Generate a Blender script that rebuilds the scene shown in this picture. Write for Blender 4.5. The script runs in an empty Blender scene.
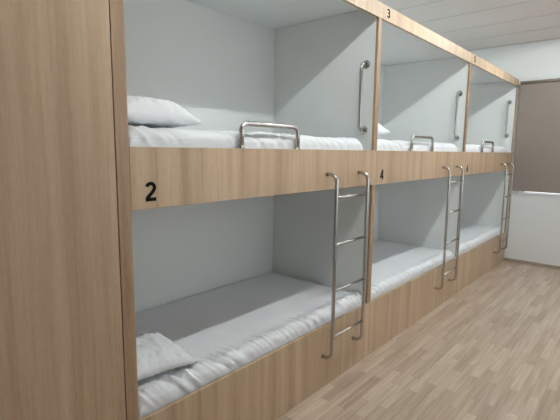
import bpy, bmesh, math, random
from mathutils import Vector, Matrix, noise
random.seed(7)
S = bpy.context.scene
C = S.collection

# ---------------------------------------------------------------- camera
cam_d = bpy.data.cameras.new('camera'); cam = bpy.data.objects.new('camera', cam_d); C.objects.link(cam)
FW = Vector((0.74813, 0.64913, -0.13758)).normalized()
RT = Vector((0.65648, -0.75426, 0.01102)); RT = (RT - FW*RT.dot(FW)).normalized()
UP = RT.cross(FW).normalized()
M = Matrix(((RT.x, UP.x, -FW.x, -0.8873), (RT.y, UP.y, -FW.y, -1.5572), (RT.z, UP.z, -FW.z, 1.5996), (0, 0, 0, 1)))
cam.matrix_world = M
cam_d.sensor_width = 36; cam_d.lens = 427.0/560*36; cam_d.clip_start = 0.02
S.camera = cam

# ---------------------------------------------------------------- world, exposure
W = bpy.data.worlds.new('world'); S.world = W; W.use_nodes = True
bgn = W.node_tree.nodes['Background']; bgn.inputs[0].default_value = (0.92, 0.97, 1.0, 1); bgn.inputs[1].default_value = 0.9
S.view_settings.view_transform = 'Standard'; S.view_settings.look = 'None'
S.view_settings.gamma = 1; S.view_settings.use_curve_mapping = False
S.view_settings.exposure = 1.35
LAMP_COLOR = (0.94, 1.0, 0.975, 1)
LAMP_STRENGTH = 55

# ---------------------------------------------------------------- dimensions (metres, bunk fronts on Y=0)
XB = [0.0, 2.0, 3.989, 6.055]
Z_BASE, Z_M0, Z_M1, Z_T0, Z_T1, DEPTH = 0.4374, 1.3549, 1.6086, 2.5387, 2.6397, 1.0
CEIL, XW, YBACK, YOPP, XREAR = 3.142, 6.075, 1.03, -2.9, -2.6

# ---------------------------------------------------------------- materials
def lin(c):
    return tuple(((v/255)/12.92 if v/255 <= .04045 else ((v/255+.055)/1.055)**2.4) for v in c) + (1,)
def new_mat(name, col, rough=.6, metal=0, spec=.5):
    m = bpy.data.materials.new(name); m.use_nodes = True
    b = m.node_tree.nodes['Principled BSDF']
    b.inputs['Base Color'].default_value = lin(col); b.inputs['Roughness'].default_value = rough
    b.inputs['Metallic'].default_value = metal; b.inputs['Specular IOR Level'].default_value = spec
    return m, m.node_tree, b
def nd(nt, t, **k):
    n = nt.nodes.new(t)
    for a, v in k.items(): setattr(n, a, v)
    return n
def bump(nt, b, src, strength, dist=.002):
    n = nd(nt, 'ShaderNodeBump'); n.inputs['Strength'].default_value = strength; n.inputs['Distance'].default_value = dist
    nt.links.new(src, n.inputs['Height']); nt.links.new(n.outputs[0], b.inputs['Normal'])
def wood(name, dark, mid, light, rough=.45):
    m, nt, b = new_mat(name, mid, rough, 0, .35)
    L = nt.links.new
    tc = nd(nt, 'ShaderNodeTexCoord'); oi = nd(nt, 'ShaderNodeObjectInfo')
    off = nd(nt, 'ShaderNodeVectorMath', operation='MULTIPLY_ADD')
    comb = nd(nt, 'ShaderNodeCombineXYZ'); L(oi.outputs['Random'], comb.inputs[0]); L(oi.outputs['Random'], comb.inputs[2])
    L(comb.outputs[0], off.inputs[0]); off.inputs[1].default_value = (7, 0, 3); L(tc.outputs['Object'], off.inputs[2])
    def ns(scale, sc, detail, rough_):
        mp = nd(nt, 'ShaderNodeMapping'); mp.inputs['Scale'].default_value = sc; L(off.outputs[0], mp.inputs[0])
        n = nd(nt, 'ShaderNodeTexNoise'); n.inputs['Scale'].default_value = scale
        n.inputs['Detail'].default_value = detail; n.inputs['Roughness'].default_value = rough_
        L(mp.outputs[0], n.inputs[0]); return n
    band = ns(1, (13, 13, .35), 2, .5)         # broad tonal bands between staves
    grain = ns(1, (75, 75, 2.6), 4, .6)       # fine long grain
    pore = ns(1, (260, 260, 24), 2, .5)        # short pores
    a1 = nd(nt, 'ShaderNodeMath', operation='MULTIPLY_ADD'); L(grain.outputs[0], a1.inputs[0]); a1.inputs[1].default_value = .36
    a0 = nd(nt, 'ShaderNodeMath', operation='MULTIPLY'); L(band.outputs[0], a0.inputs[0]); a0.inputs[1].default_value = .72
    L(a0.outputs[0], a1.inputs[2])
    a2 = nd(nt, 'ShaderNodeMath', operation='MULTIPLY_ADD'); L(pore.outputs[0], a2.inputs[0]); a2.inputs[1].default_value = .28; L(a1.outputs[0], a2.inputs[2])
    r = nd(nt, 'ShaderNodeValToRGB'); L(a2.outputs[0], r.inputs[0])
    e = r.color_ramp.elements
    e[0].position = .48; e[0].color = lin(dark); e[1].position = .9; e[1].color = lin(light)
    x = e.new(.68); x.color = lin(mid)
    L(r.outputs[0], b.inputs['Base Color'])
    bump(nt, b, a2.outputs[0], .12, .001)
    return m
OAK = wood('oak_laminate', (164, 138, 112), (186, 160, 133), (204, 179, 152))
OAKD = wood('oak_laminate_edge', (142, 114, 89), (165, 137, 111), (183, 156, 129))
OPP, nt, b = new_mat('opposite_wall_paint', (222, 222, 220), .8, 0, .3)
WHITE, nt, b = new_mat('white_laminate', (234, 237, 236), .5, 0, .35)
WALL, nt, b = new_mat('wall_paint', (228, 230, 230), .8, 0, .3)
n = nd(nt, 'ShaderNodeTexNoise'); n.inputs['Scale'].default_value = 60; bump(nt, b, n.outputs[0], .08, .002)
CEILM, nt, b = new_mat('ceiling_tile', (228, 223, 220), .9, 0, .2)
n = nd(nt, 'ShaderNodeTexNoise'); n.inputs['Scale'].default_value = 140; n.inputs['Detail'].default_value = 4; bump(nt, b, n.outputs[0], .3, .002)
GRID, nt, b = new_mat('ceiling_grid_paint', (206, 203, 200), .6)
CHROME, nt, b = new_mat('brushed_steel', (192, 190, 187), .24, 1.0)
n = nd(nt, 'ShaderNodeTexNoise'); n.inputs['Scale'].default_value = 300; bump(nt, b, n.outputs[0], .05, .0005)
DARKM, nt, b = new_mat('dark_fastener', (70, 68, 66), .45, .8)
BLACK, nt, b = new_mat('black_vinyl', (10, 8, 7), .9, 0, .15)
SHEET, nt, b = new_mat('white_cotton', (232, 234, 238), .85, 0, .2)
n = nd(nt, 'ShaderNodeTexNoise'); n.inputs['Scale'].default_value = 14; n.inputs['Detail'].default_value = 2; bump(nt, b, n.outputs[0], .16, .01)
b.inputs['Sheen Weight'].default_value = .15
BLINDM, nt, b = new_mat('blind_fabric', (143, 132, 125), .85, 0, .2)
tc = nd(nt, 'ShaderNodeTexCoord'); mp = nd(nt, 'ShaderNodeMapping'); mp.inputs['Scale'].default_value = (1, 500, 500)
nt.links.new(tc.outputs['Object'], mp.inputs[0]); n = nd(nt, 'ShaderNodeTexNoise'); n.inputs['Scale'].default_value = 1
nt.links.new(mp.outputs[0], n.inputs[0]); bump(nt, b, n.outputs[0], .2, .0005)
ALU, nt, b = new_mat('white_frame_paint', (205, 207, 208), .4)
GLASS = bpy.data.materials.new('window_glass'); GLASS.use_nodes = True; nt = GLASS.node_tree; nt.nodes.clear()
o_ = nd(nt, 'ShaderNodeOutputMaterial'); mx = nd(nt, 'ShaderNodeMixShader'); tr = nd(nt, 'ShaderNodeBsdfTransparent'); gl = nd(nt, 'ShaderNodeBsdfGlossy')
gl.inputs['Roughness'].default_value = .02; mx.inputs[0].default_value = .08
nt.links.new(tr.outputs[0], mx.inputs[1]); nt.links.new(gl.outputs[0], mx.inputs[2]); nt.links.new(mx.outputs[0], o_.inputs[0])
LENS, nt, b = new_mat('lamp_diffuser', (240, 240, 240), .5)
b.inputs['Emission Color'].default_value = LAMP_COLOR; b.inputs['Emission Strength'].default_value = LAMP_STRENGTH
BASEB, nt, b = new_mat('baseboard_laminate', (168, 154, 140), .5)

FLOOR, nt, b = new_mat('floor_planks', (170, 150, 130), .25, 0, .55)
L = nt.links.new
tc = nd(nt, 'ShaderNodeTexCoord')
br = nd(nt, 'ShaderNodeTexBrick'); br.offset = .37; br.offset_frequency = 2
br.inputs['Scale'].default_value = 1; br.inputs['Brick Width'].default_value = .48; br.inputs['Row Height'].default_value = .064
br.inputs['Mortar Size'].default_value = .0006; br.inputs['Mortar Smooth'].default_value = .3; br.inputs['Bias'].default_value = 0
br.inputs['Color1'].default_value = (0, 0, 0, 1); br.inputs['Color2'].default_value = (1, 1, 1, 1); br.inputs['Mortar'].default_value = (0, 0, 0, 1)
L(tc.outputs['Object'], br.inputs[0])
mp = nd(nt, 'ShaderNodeMapping'); mp.inputs['Scale'].default_value = (2.2, 42, 1); L(tc.outputs['Object'], mp.inputs[0])
g = nd(nt, 'ShaderNodeTexNoise', noise_dimensions='4D'); g.inputs['Scale'].default_value = 1; g.inputs['Detail'].default_value = 5; g.inputs['Roughness'].default_value = .6
L(mp.outputs[0], g.inputs['Vector']); wv = nd(nt, 'ShaderNodeMath', operation='MULTIPLY'); wv.inputs[1].default_value = 20; L(br.outputs['Color'], wv.inputs[0]); L(wv.outputs[0], g.inputs['W'])
m1 = nd(nt, 'ShaderNodeMath', operation='MULTIPLY'); L(br.outputs['Color'], m1.inputs[0]); m1.inputs[1].default_value = .26
m2 = nd(nt, 'ShaderNodeMath', operation='MULTIPLY_ADD'); L(g.outputs[0], m2.inputs[0]); m2.inputs[1].default_value = .85; L(m1.outputs[0], m2.inputs[2])
r = nd(nt, 'ShaderNodeValToRGB'); L(m2.outputs[0], r.inputs[0]); e = r.color_ramp.elements
e[0].position = .25; e[0].color = lin((150, 132, 116)); e[1].position = .9; e[1].color = lin((210, 194, 176))
x = e.new(.55); x.color = lin((184, 164, 146))
mm = nd(nt, 'ShaderNodeMix', data_type='RGBA'); L(br.outputs['Fac'], mm.inputs['Factor']); L(r.outputs[0], mm.inputs['A']); mm.inputs['B'].default_value = lin((132, 114, 100))
L(mm.outputs['Result'], b.inputs['Base Color'])
bump(nt, b, g.outputs[0], .06, .001)

# ---------------------------------------------------------------- mesh helpers
def obj(name, bm, mat, parent=None, smooth=False, bevel=0):
    me = bpy.data.meshes.new(name)
    bmesh.ops.recalc_face_normals(bm, faces=bm.faces)
    bm.to_mesh(me); bm.free()
    if smooth:
        for p in me.polygons: p.use_smooth = True
    me.materials.append(mat)
    o = bpy.data.objects.new(name, me); C.objects.link(o)
    if parent: o.parent = parent
    if bevel:
        md = o.modifiers.new('bevel', 'BEVEL'); md.width = bevel; md.segments = 2; md.limit_method = 'ANGLE'
    return o
def add_box(bm, a, b):
    vs = [bm.verts.new((x, y, z)) for x in (a[0], b[0]) for y in (a[1], b[1]) for z in (a[2], b[2])]
    for f in ((0, 1, 3, 2), (4, 6, 7, 5), (0, 4, 5, 1), (2, 3, 7, 6), (0, 2, 6, 4), (1, 5, 7, 3)):
        bm.faces.new([vs[i] for i in f])
def box(name, a, b, mat, parent=None, bevel=0):
    bm = bmesh.new(); add_box(bm, a, b); return obj(name, bm, mat, parent, False, bevel)
def add_tube(bm, pts, rad, seg=14):
    pts = [Vector(p) for p in pts]; rings = []
    t0 = (pts[1]-pts[0]).normalized()
    nrm = t0.orthogonal().normalized()
    for i, p in enumerate(pts):
        t = ((pts[min(i+1, len(pts)-1)]-p).normalized() + (p-pts[max(i-1, 0)]).normalized()).normalized()
        nrm = (nrm - t*nrm.dot(t)).normalized(); bn = t.cross(nrm)
        rings.append([bm.verts.new(p + (nrm*math.cos(k*2*math.pi/seg) + bn*math.sin(k*2*math.pi/seg))*rad) for k in range(seg)])
    for a, b in zip(rings, rings[1:]):
        for k in range(seg): bm.faces.new((a[k], a[(k+1) % seg], b[(k+1) % seg], b[k]))
    bm.faces.new(rings[0]); bm.faces.new(rings[-1])
def fillet(pts, rad, n=8):
    pts = [Vector(p) for p in pts]; out = [pts[0]]
    for a, p, b in zip(pts, pts[1:], pts[2:]):
        u = (a-p).normalized(); v = (b-p).normalized(); p0 = p+u*rad; p1 = p+v*rad
        c = p + (u+v)*rad
        for k in range(n+1):
            th = math.pi/2*k/n
            out.append(c - v*rad*math.cos(th) - u*rad*math.sin(th))
    out.append(pts[-1]); return out
def add_disc(bm, c, axis, rad, h, seg=24):
    a = Vector(axis); add_tube(bm, [Vector(c), Vector(c)+a*h*.6, Vector(c)+a*h], rad, seg)
def tag(o, label=None, cat=None, group=None, kind=None):
    if label: o['label'] = label
    if cat: o['category'] = cat
    if group: o['group'] = group
    if kind: o['kind'] = kind
    return o
def empty(name, loc, label, cat, group=None):
    o = bpy.data.objects.new(name, None); o.empty_display_size = .1; C.objects.link(o); o.location = loc
    return tag(o, label, cat, group)

# ---------------------------------------------------------------- the room
T = .12
tag(box('floor', (XREAR-T, YOPP-T, -.1), (XW+T, YBACK+T, 0), FLOOR), kind='structure')
ceil = tag(box('ceiling', (XREAR-T, YOPP-T, CEIL), (XW+T, YBACK+T, CEIL+.1), CEILM), kind='structure')
bm = bmesh.new()
x = XW - .6
while x > XREAR:
    add_box(bm, (x-.007, YOPP, CEIL-.003), (x+.007, YBACK, CEIL+.001)); x -= .6
add_box(bm, (XW-.012, YOPP, CEIL-.018), (XW, YBACK, CEIL))
obj('ceiling_grid', bm, GRID, ceil)['kind'] = 'structure'
tag(box('wall_back', (XREAR-T, YBACK, 0), (XW+T, YBACK+T, CEIL), WALL), kind='structure')
OX = (.9, 2.9, 3.3, 5.3); OZ0, OZ1 = .95, 2.45     # two unseen windows added behind the viewer for soft fill in the bunks
bm = bmesh.new()
add_box(bm, (XREAR-T, YOPP-T, 0), (XW+T, YOPP, OZ0)); add_box(bm, (XREAR-T, YOPP-T, OZ1), (XW+T, YOPP, CEIL))
for a_, b_ in ((XREAR-T, OX[0]), (OX[1], OX[2]), (OX[3], XW+T)): add_box(bm, (a_, YOPP-T, OZ0), (b_, YOPP, OZ1))
tag(obj('wall_opposite', bm, OPP), kind='structure')
for k_ in (0, 1):
    a_, b_ = OX[2*k_], OX[2*k_+1]; bm = bmesh.new()
    for q_ in (a_, (a_+b_)/2-.02, b_-.04): add_box(bm, (q_, YOPP-.08, OZ0+.04), (q_+.04, YOPP-.04, OZ1-.04))
    add_box(bm, (a_, YOPP-.08, OZ0), (b_, YOPP-.04, OZ0+.04)); add_box(bm, (a_, YOPP-.08, OZ1-.04), (b_, YOPP-.04, OZ1))
    w_ = tag(obj('window_%d' % (k_+2), bm, ALU), kind='structure')
    box('pane', (a_+.04, YOPP-.063, OZ0+.04), (b_-.04, YOPP-.058, OZ1-.04), GLASS, w_)
tag(box('wall_rear', (XREAR-T, YOPP, 0), (XREAR, YBACK, CEIL), OPP), kind='structure')
WY0, WY1, WZ0, WZ1 = -1.95, -.12, 1.028, 2.54      # window opening in the far wall
bm = bmesh.new()
add_box(bm, (XW, YOPP, 0), (XW+.2, YBACK, WZ0)); add_box(bm, (XW, YOPP, WZ1), (XW+.2, YBACK, CEIL))
add_box(bm, (XW, YOPP, WZ0), (XW+.2, WY0, WZ1)); add_box(bm, (XW, WY1, WZ0), (XW+.2, YBACK, WZ1))
tag(obj('wall_far', bm, WALL), kind='structure')
tag(box('baseboard_far', (XW-.012, YOPP, 0), (XW, -.002, .045), BASEB, None, .002), kind='structure')
tag(box('baseboard_opposite', (XREAR, YOPP, 0), (XW-.012, YOPP+.012, .045), BASEB, None, .002), kind='structure')
bm = bmesh.new()
fx0, fx1 = XW+.10, XW+.15
add_box(bm, (fx0, WY0, WZ0), (fx1, WY1, WZ0+.012)); add_box(bm, (fx0, WY0, WZ1-.05), (fx1, WY1, WZ1))
for yy in (WY0, (WY0+WY1)/2-.025, WY1-.05): add_box(bm, (fx0, yy, WZ0+.012), (fx1, yy+.05, WZ1-.05))
win = tag(obj('window_1', bm, ALU), kind='structure')
box('pane', (XW+.122, WY0+.05, WZ0+.012), (XW+.127, WY1-.05, WZ1-.05), GLASS, win)
box('sill', (XW+.001, WY0+.002, WZ0-.001), (XW+.10, WY1-.002, WZ0+.004), ALU, win)

# roller blind
bl = empty('roller_blind', (XW, -1.0, 1.07), 'grey-brown roller blind pulled down over the window on the far wall', 'blind')
def loc(o, parent):                       # mesh built in world space, kept in place under its thing
    o.location = -parent.location; return o
loc(box('blind_fabric', (XW-.0415, -2.02, 1.078), (XW-.040, -.03, 2.565), BLINDM, bl), bl)
bm = bmesh.new(); add_tube(bm, [(XW-.045, -2.02, 2.583), (XW-.045, -.03, 2.583)], .021, 20); loc(obj('roller_tube', bm, BLINDM, bl, True), bl)
loc(box('bottom_bar', (XW-.046, -2.02, 1.060), (XW-.036, -.03, 1.080), BLINDM, bl, .003), bl)
for yy in (-2.03, -.029):
    loc(box('bracket', (XW-.075, yy, 2.553), (XW, yy+.010, 2.612), ALU, bl, .002), bl)
bm = bmesh.new(); add_tube(bm, [(XW-.02, -.022, 2.56), (XW-.02, -.022, 1.2)], .0018, 6); loc(obj('pull_cord', bm, ALU, bl), bl)

# ---------------------------------------------------------------- ceiling lamps
for i, lx in enumerate((.8, 2.8, 4.8)):
    where = ['in front of the nearest bunk', 'in front of the middle bunk', 'nearest the window wall'][i]
    t = empty('ceiling_light', (lx, -.84, CEIL), 'white linear tube light on the ceiling ' + where, 'ceiling light', 'ceiling tube lights')
    bm = bmesh.new()
    pr = [(-.085, -.001), (-.085, -.062), (-.078, -.062), (-.05, -.022), (.05, -.022), (.078, -.062), (.085, -.062), (.085, -.001)]
    ra, rb = [[bm.verts.new((sx*.64, y_, z_)) for y_, z_ in pr] for sx in (-1, 1)]
    for k in range(8): bm.faces.new((ra[k], ra[(k+1) % 8], rb[(k+1) % 8], rb[k]))
    bm.faces.new(ra); bm.faces.new(rb)
    obj('housing', bm, ALU, t)
    bm = bmesh.new(); add_tube(bm, [(-.59, 0, -.060), (.59, 0, -.060)], .014, 12); obj('tube', bm, LENS, t, True)
    for sx in (-1, 1):
        box('end_cap', (min(sx*.585, sx*.61), -.018, -.078), (max(sx*.585, sx*.61), .018, -.0225), ALU, t, .003)

# ---------------------------------------------------------------- tall cabinet at the left
cab = empty('tall_cabinet', (-.656, 0, 0), 'tall oak cabinet with plain grain front, filling the left of the view', 'cabinet')
cx = lambda v: v + .656
box('carcass', (cx(-1.256), .024, .0), (cx(-.058), DEPTH, Z_T1), OAKD, cab)
box('door', (cx(-.656+.0015), 0, .08), (cx(-.0585), .022, Z_T1), OAK, cab, .002)
box('door', (cx(-1.256), 0, .08), (cx(-.656-.0015), .022, Z_T1), OAK, cab, .002)
box('plinth', (cx(-1.256), .012, 0), (cx(-.058), .023, .078), OAKD, cab)
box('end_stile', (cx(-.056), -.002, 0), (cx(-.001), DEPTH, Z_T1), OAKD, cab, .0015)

# ---------------------------------------------------------------- bunks
def arc(cx_, cy_, rx, ry, a0, a1, n=14):
    return [(cx_+rx*math.cos(math.radians(a0+(a1-a0)*k/n)), cy_+ry*math.sin(math.radians(a0+(a1-a0)*k/n))) for k in range(n+1)]
GLYPH = {   # centre lines of bold sans numerals in a box 0.62 wide, 1 high
 '2': [arc(.30, .70, .215, .22, 165, -30) + [(.40, .46), (.12, .18), (.085, .07)], [(.02, .075), (.60, .075)]],
 '3': [arc(.29, .73, .20, .195, 160, -90, 12), arc(.29, .295, .225, .22, 90, -160, 14), [(.21, .525), (.30, .525)]],
 '4': [[(.44, 0), (.44, 1)], [(.42, .93), (.06, .33)], [(0, .29), (.60, .29)]],
 '5': [[(.12, .925), (.56, .925)], [(.17, .97), (.105, .50)], arc(.30, .32, .215, .245, 140, -160, 16)],
 '6': [arc(.31, .31, .225, .235, 0, 360, 24), arc(.50, .36, .42, .57, 178, 105, 10), arc(.33, .74, .19, .185, 110, 25, 8)]}
def digit(txt, x, z, h, w, parent):
    bm = bmesh.new(); hw = .095
    for n_, st in enumerate(GLYPH[txt]):
        P = [Vector((a, b)) for a, b in st]; L_, R2 = [], []
        closed = (P[0]-P[-1]).length < 1e-4
        for k, p in enumerate(P):
            q0 = P[k-1] if k else (P[-2] if closed else p); q1 = P[k+1] if k < len(P)-1 else (P[1] if closed else p)
            t = (q1-q0).normalized(); nn = Vector((-t.y, t.x))
            for lst, sg in ((L_, 1), (R2, -1)): lst.append(p + nn*hw*sg)
        def V(p, y): return bm.verts.new((x+p.x/.62*w, y, z+p.y*h))
        yf = -.0008 - n_*.00008
        fa = [(V(a, yf), V(b, yf), V(a, -.00005), V(b, -.00005)) for a, b in zip(L_, R2)]
        for u, v in zip(fa, fa[1:]):
            bm.faces.new((u[0], u[1], v[1], v[0])); bm.faces.new((u[0], v[0], v[2], u[2])); bm.faces.new((u[1], u[3], v[3], v[1]))
        for u in (fa[0], fa[-1]): bm.faces.new((u[0], u[2], u[3], u[1]))
    return obj('number', bm, BLACK, parent)
def bunk(i, L, label, upn, lown, lx0, lx1, bar_dz=0):
    t = empty('bunk_bed', (XB[i], 0, 0), label, 'bunk bed', 'built-in double bunk bays along the wall')
    e = .001
    box('back_panel', (e, DEPTH-.012, 0), (L-e, DEPTH, Z_T1-.02), WHITE, t)
    box('side_panel', (L-.046, .0215, .0), (L-.004, DEPTH-.013, Z_T1-.021), WHITE, t)
    box('top_panel', (e, .0215, Z_T1-.019), (L-e, DEPTH, Z_T1), WHITE, t)
    box('upper_deck', (e, .0225, Z_M0+.012), (L-.03, DEPTH-.013, 1.555), WHITE, t)
    box('lower_deck', (e, .0225, Z_BASE-.06), (L-.03, DEPTH-.013, Z_BASE-.02), WHITE, t)
    tf = box('top_fascia', (e, 0, Z_T0), (L-e, .02, Z_T1), OAK, t, .0015)
    mf = box('middle_fascia', (e, 0, Z_M0), (L-e, .02, Z_M1), OAK, t, .0015)
    box('bed_front', (e, 0, 0), (L-e, .02, Z_BASE), OAK, t, .0015)
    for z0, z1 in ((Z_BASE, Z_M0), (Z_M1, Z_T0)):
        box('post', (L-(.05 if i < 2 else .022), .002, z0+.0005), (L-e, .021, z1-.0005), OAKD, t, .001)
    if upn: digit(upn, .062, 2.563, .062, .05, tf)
    if lown: digit(lown, .065, 1.388, .078, .052, mf)
    # guard rail
    bm = bmesh.new()
    add_tube(bm, fillet([(.62, .012, Z_M1-.001), (.62, .012, 1.734), (1.07, .012, 1.734), (1.07, .012, Z_M1-.001)], .045), .0135)
    g = obj('guard_rail', bm, CHROME, t, True)
    for xx in (.62, 1.07):
        bm = bmesh.new(); add_disc(bm, (xx, .012, Z_M1), (0, 0, 1), .0175, .003); obj('collar', bm, CHROME, g)
    # grab bar on the right-hand side panel
    X = L-.046; yb = .09; z0, z1 = 1.757+bar_dz, 2.228+bar_dz
    bm = bmesh.new()
    add_tube(bm, fillet([(X, yb, z0), (X-.068, yb, z0), (X-.068, yb, z1), (X, yb, z1)], .035), .0125)
    g = obj('grab_bar', bm, CHROME, t, True)
    for zz in (z0, z1):
        bm = bmesh.new(); add_disc(bm, (X, yb, zz), (-1, 0, 0), .030, .005)
        f = obj('flange', bm, CHROME, g)
        for k in range(3):
            a = k*2.094+.5; bm = bmesh.new()
            add_disc(bm, (X-.005, yb+.021*math.cos(a), zz+.021*math.sin(a)), (-1, 0, 0), .004, .0015, 10)
            # screw heads belong to the flange surface
            tmp = bpy.data.meshes.new('s'); bm.to_mesh(tmp); bm.free()
            b2 = bmesh.new(); b2.from_mesh(f.data); b2.from_mesh(tmp); b2.to_mesh(f.data); b2.free(); bpy.data.meshes.remove(tmp)
    # ladder
    d = -.075
    lad = bpy.data.objects.new('ladder', None); C.objects.link(lad); lad.parent = t; lad.location = (lx0, 0, .23); lad.empty_display_size = .1
    w = lx1-lx0
    for xx in (0, w):
        bm = bmesh.new()
        add_tube(bm, fillet([(xx, 0, 1.225), (xx, d, 1.225), (xx, d, 0), (xx, 0, 0)], .05, 10), .0125)
        obj('rail', bm, CHROME, lad, True)
    for zz in (1.31, 1.007, .70, .385):
        bm = bmesh.new(); add_tube(bm, [(.004, d, zz-.23), (w-.004, d, zz-.23)], .0095, 12)
        obj('rung', bm, CHROME, lad, True)
    return t
bunk(0, 2.0, 'nearest bunk bay, its middle oak board marked 2', None, '2', 1.36, 1.745)
bunk(1, 1.989, 'middle bunk bay, its oak boards marked 3 and 4', '3', '4', 1.325, 1.71)
bunk(2, 2.066, 'farthest bunk bay beside the window wall, marked 5 and 6', '5', '6', 1.46, 1.81, .095)

# ---------------------------------------------------------------- mattresses
def mattress(i, L, z0, H, label, seed, gather, end=.062):
    """fitted white sheet over a thin foam mattress; the front edge is gathered into folds"""
    x0, x1, y0, y1 = .02, L-end, .034, DEPTH-.02
    t = bpy.data.objects
    bm = bmesh.new()
    N = 420; prof = []
    R = min(.055, H*.48)
    # cross-section from the front bottom over the top to the back bottom
    for k in range(5): prof.append((y0, z0 + (H-R)*k/4, .25+.75*k/4))
    for k in range(1, 9):
        a = math.pi/2*k/8; prof.append((y0+R-R*math.cos(a), z0+H-R+R*math.sin(a), 1.0))
    for k in range(1, 12): prof.append((y0+R+.012*k, z0+H, max(0, 1-k/7)))
    yy = y0+R+.132
    for k in range(1, 26): prof.append((yy+(y1-.03-yy)*k/25, z0+H, 0))
    for k in range(1, 6):
        a = math.pi/2*k/5; prof.append((y1-.03+.03*math.sin(a), z0+H-.03+.03*math.cos(a), 0))
    prof.append((y1, z0, 0))
    rows = []
    for u in range(N+1):
        s = u/N; x = x0+(x1-x0)*s
        ex = min(x-x0, x1-x); r = .05
        drop = 0 if ex > r else (1-math.sqrt(max(0, 1-((r-ex)/r)**2)))*.05
        row = []
        for j, (py, pz, w) in enumerate(prof):
            q = x - (z0+H-pz)*.8 + (py-y0)*.25
            big = noise.noise(Vector((x*1.7, seed+3, 1)))
            qq = q + .03*noise.noise(Vector((q*6, seed, (py-y0)*7)))
            f = 1 - 2.6*abs(noise.noise(Vector((qq*13, seed, (py-y0)*1.5)))) + .45*(1-3*abs(noise.noise(Vector((qq*27, seed+5, (py-y0)*3)))))
            f = max(-.8, min(1, f*.8-.3))*(.85+.7*big)
            amp = gather*w*(1 if py > y0+.001 else .7)
            ny = 0; nz = 0
            if py < y0+R: a = (py-y0)/R; ny = -(1-a); nz = a
            else: nz = 1
            und = .004*noise.noise(Vector((x*3, py*4, seed+2))) + .0022*noise.noise(Vector((x*9, py*12, seed+3)))
            p = Vector((x, py+ny*f*amp*.5, pz+nz*f*amp + (und if pz > z0+H*.6 else 0)))
            p.y = max(p.y, y0-.009)
            hfrac = (pz-z0)/H
            p.z -= drop*hfrac
            row.append(bm.verts.new(p))
        rows.append(row)
    for a, b in zip(rows, rows[1:]):
        for k in range(len(prof)-1): bm.faces.new((a[k], b[k], b[k+1], a[k+1]))
        bm.faces.new((a[0], a[-1], b[-1], b[0]))
    bm.faces.new(rows[0]); bm.faces.new(rows[-1])
    o = obj('mattress', bm, SHEET, None, True)
    o.location = (XB[i], 0, 0)
    tag(o, label, 'mattress', 'white sheeted bunk mattresses')
    return o
ZU, HU, ZL, HL = 1.556, .132, Z_BASE-.019, .092
Ls = (2.0, 1.989, 2.066)
mattress(0, Ls[0], ZU, HU, 'white sheeted mattress on the upper deck of the nearest bunk', 1.0, .016, .15)
mattress(1, Ls[1], ZU, HU, 'white sheeted mattress on the upper deck of the middle bunk', 4.0, .016, .15)
mattress(2, Ls[2], ZU, HU, 'white sheeted mattress on the upper deck of the farthest bunk', 7.0, .016, .15)
mattress(0, Ls[0], ZL, HL, 'white sheeted mattress with gathered edge on the nearest lower bed', 11.0, .030)
mattress(1, Ls[1], ZL, HL, 'white sheeted mattress on the lower bed of the middle bunk', 14.0, .018)
mattress(2, Ls[2], ZL, HL, 'white sheeted mattress on the lower bed of the farthest bunk', 17.0, .016)

# ---------------------------------------------------------------- pillows
def pillow(loc_, rot, size, label, seed):
    sx, sy, sz = size; n = 40; bm = bmesh.new()
    def P(u, v, side):
        e = max(0, (1-abs(u)**3.0))**.55 * max(0, (1-abs(v)**3.0))**.55
        pull = 1 - .10*(1-u*u)*(abs(v)**2); pull2 = 1 - .12*(1-v*v)*(abs(u)**2)
        x = u*sx/2*pull2; y = v*sy/2*pull
        z = sz*e*(.8 if side > 0 else -.12)
        k = (1-max(abs(u), abs(v)))
        wr = .008*noise.noise(Vector((u*3+seed, v*3, side))) + +.004*noise.noise(Vector((u*8+seed, v*8, side*2)))
        edge = .010*noise.noise(Vector((u*9+seed, v*9, 5)))*(1-k)
        return Vector((x, y, z + wr*min(1, k*5) + edge))
    g = {}
    for side in (1, -1):
        for i in range(n+1):
            for j in range(n+1):
                b_ = i in (0, n) or j in (0, n)
                if side == -1 and b_: g[(side, i, j)] = g[(1, i, j)]; continue
                g[(side, i, j)] = bm.verts.new(P(i/n*2-1, j/n*2-1, side))
        for i in range(n):
            for j in range(n):
                bm.faces.new([g[(side, a, b_)] for a, b_ in ((i, j), (i+1, j), (i+1, j+1), (i, j+1))])
    o = obj('pillow', bm, SHEET, None, True)
    o.location = loc_; o.rotation_euler = rot
    tag(o, label, 'pillow', 'white bunk pillows')
    return o
R_ = math.radians
pillow((.272, .36, ZU+HU+.042), (0, R_(1), R_(-6)), (.45, .42, .145), 'plump white pillow on the nearest upper bunk, against the tall cabinet', 1)
pillow((.215, .315, ZL+HL+.040), (0, R_(3), R_(-6)), (.36, .46, .115), 'white pillow on the nearest lower bunk, against the tall cabinet', 8)
pillow((2.262, .36, ZU+HU+.055), (0, R_(-4), R_(-6)), (.45, .42, .15), 'white pillow at the head of the upper bunk above number 4', 15)
pillow((4.252, .36, ZU+HU+.055), (0, R_(-4), R_(-6)), (.45, .42, .15), 'white pillow at the head of the farthest upper bunk', 22)
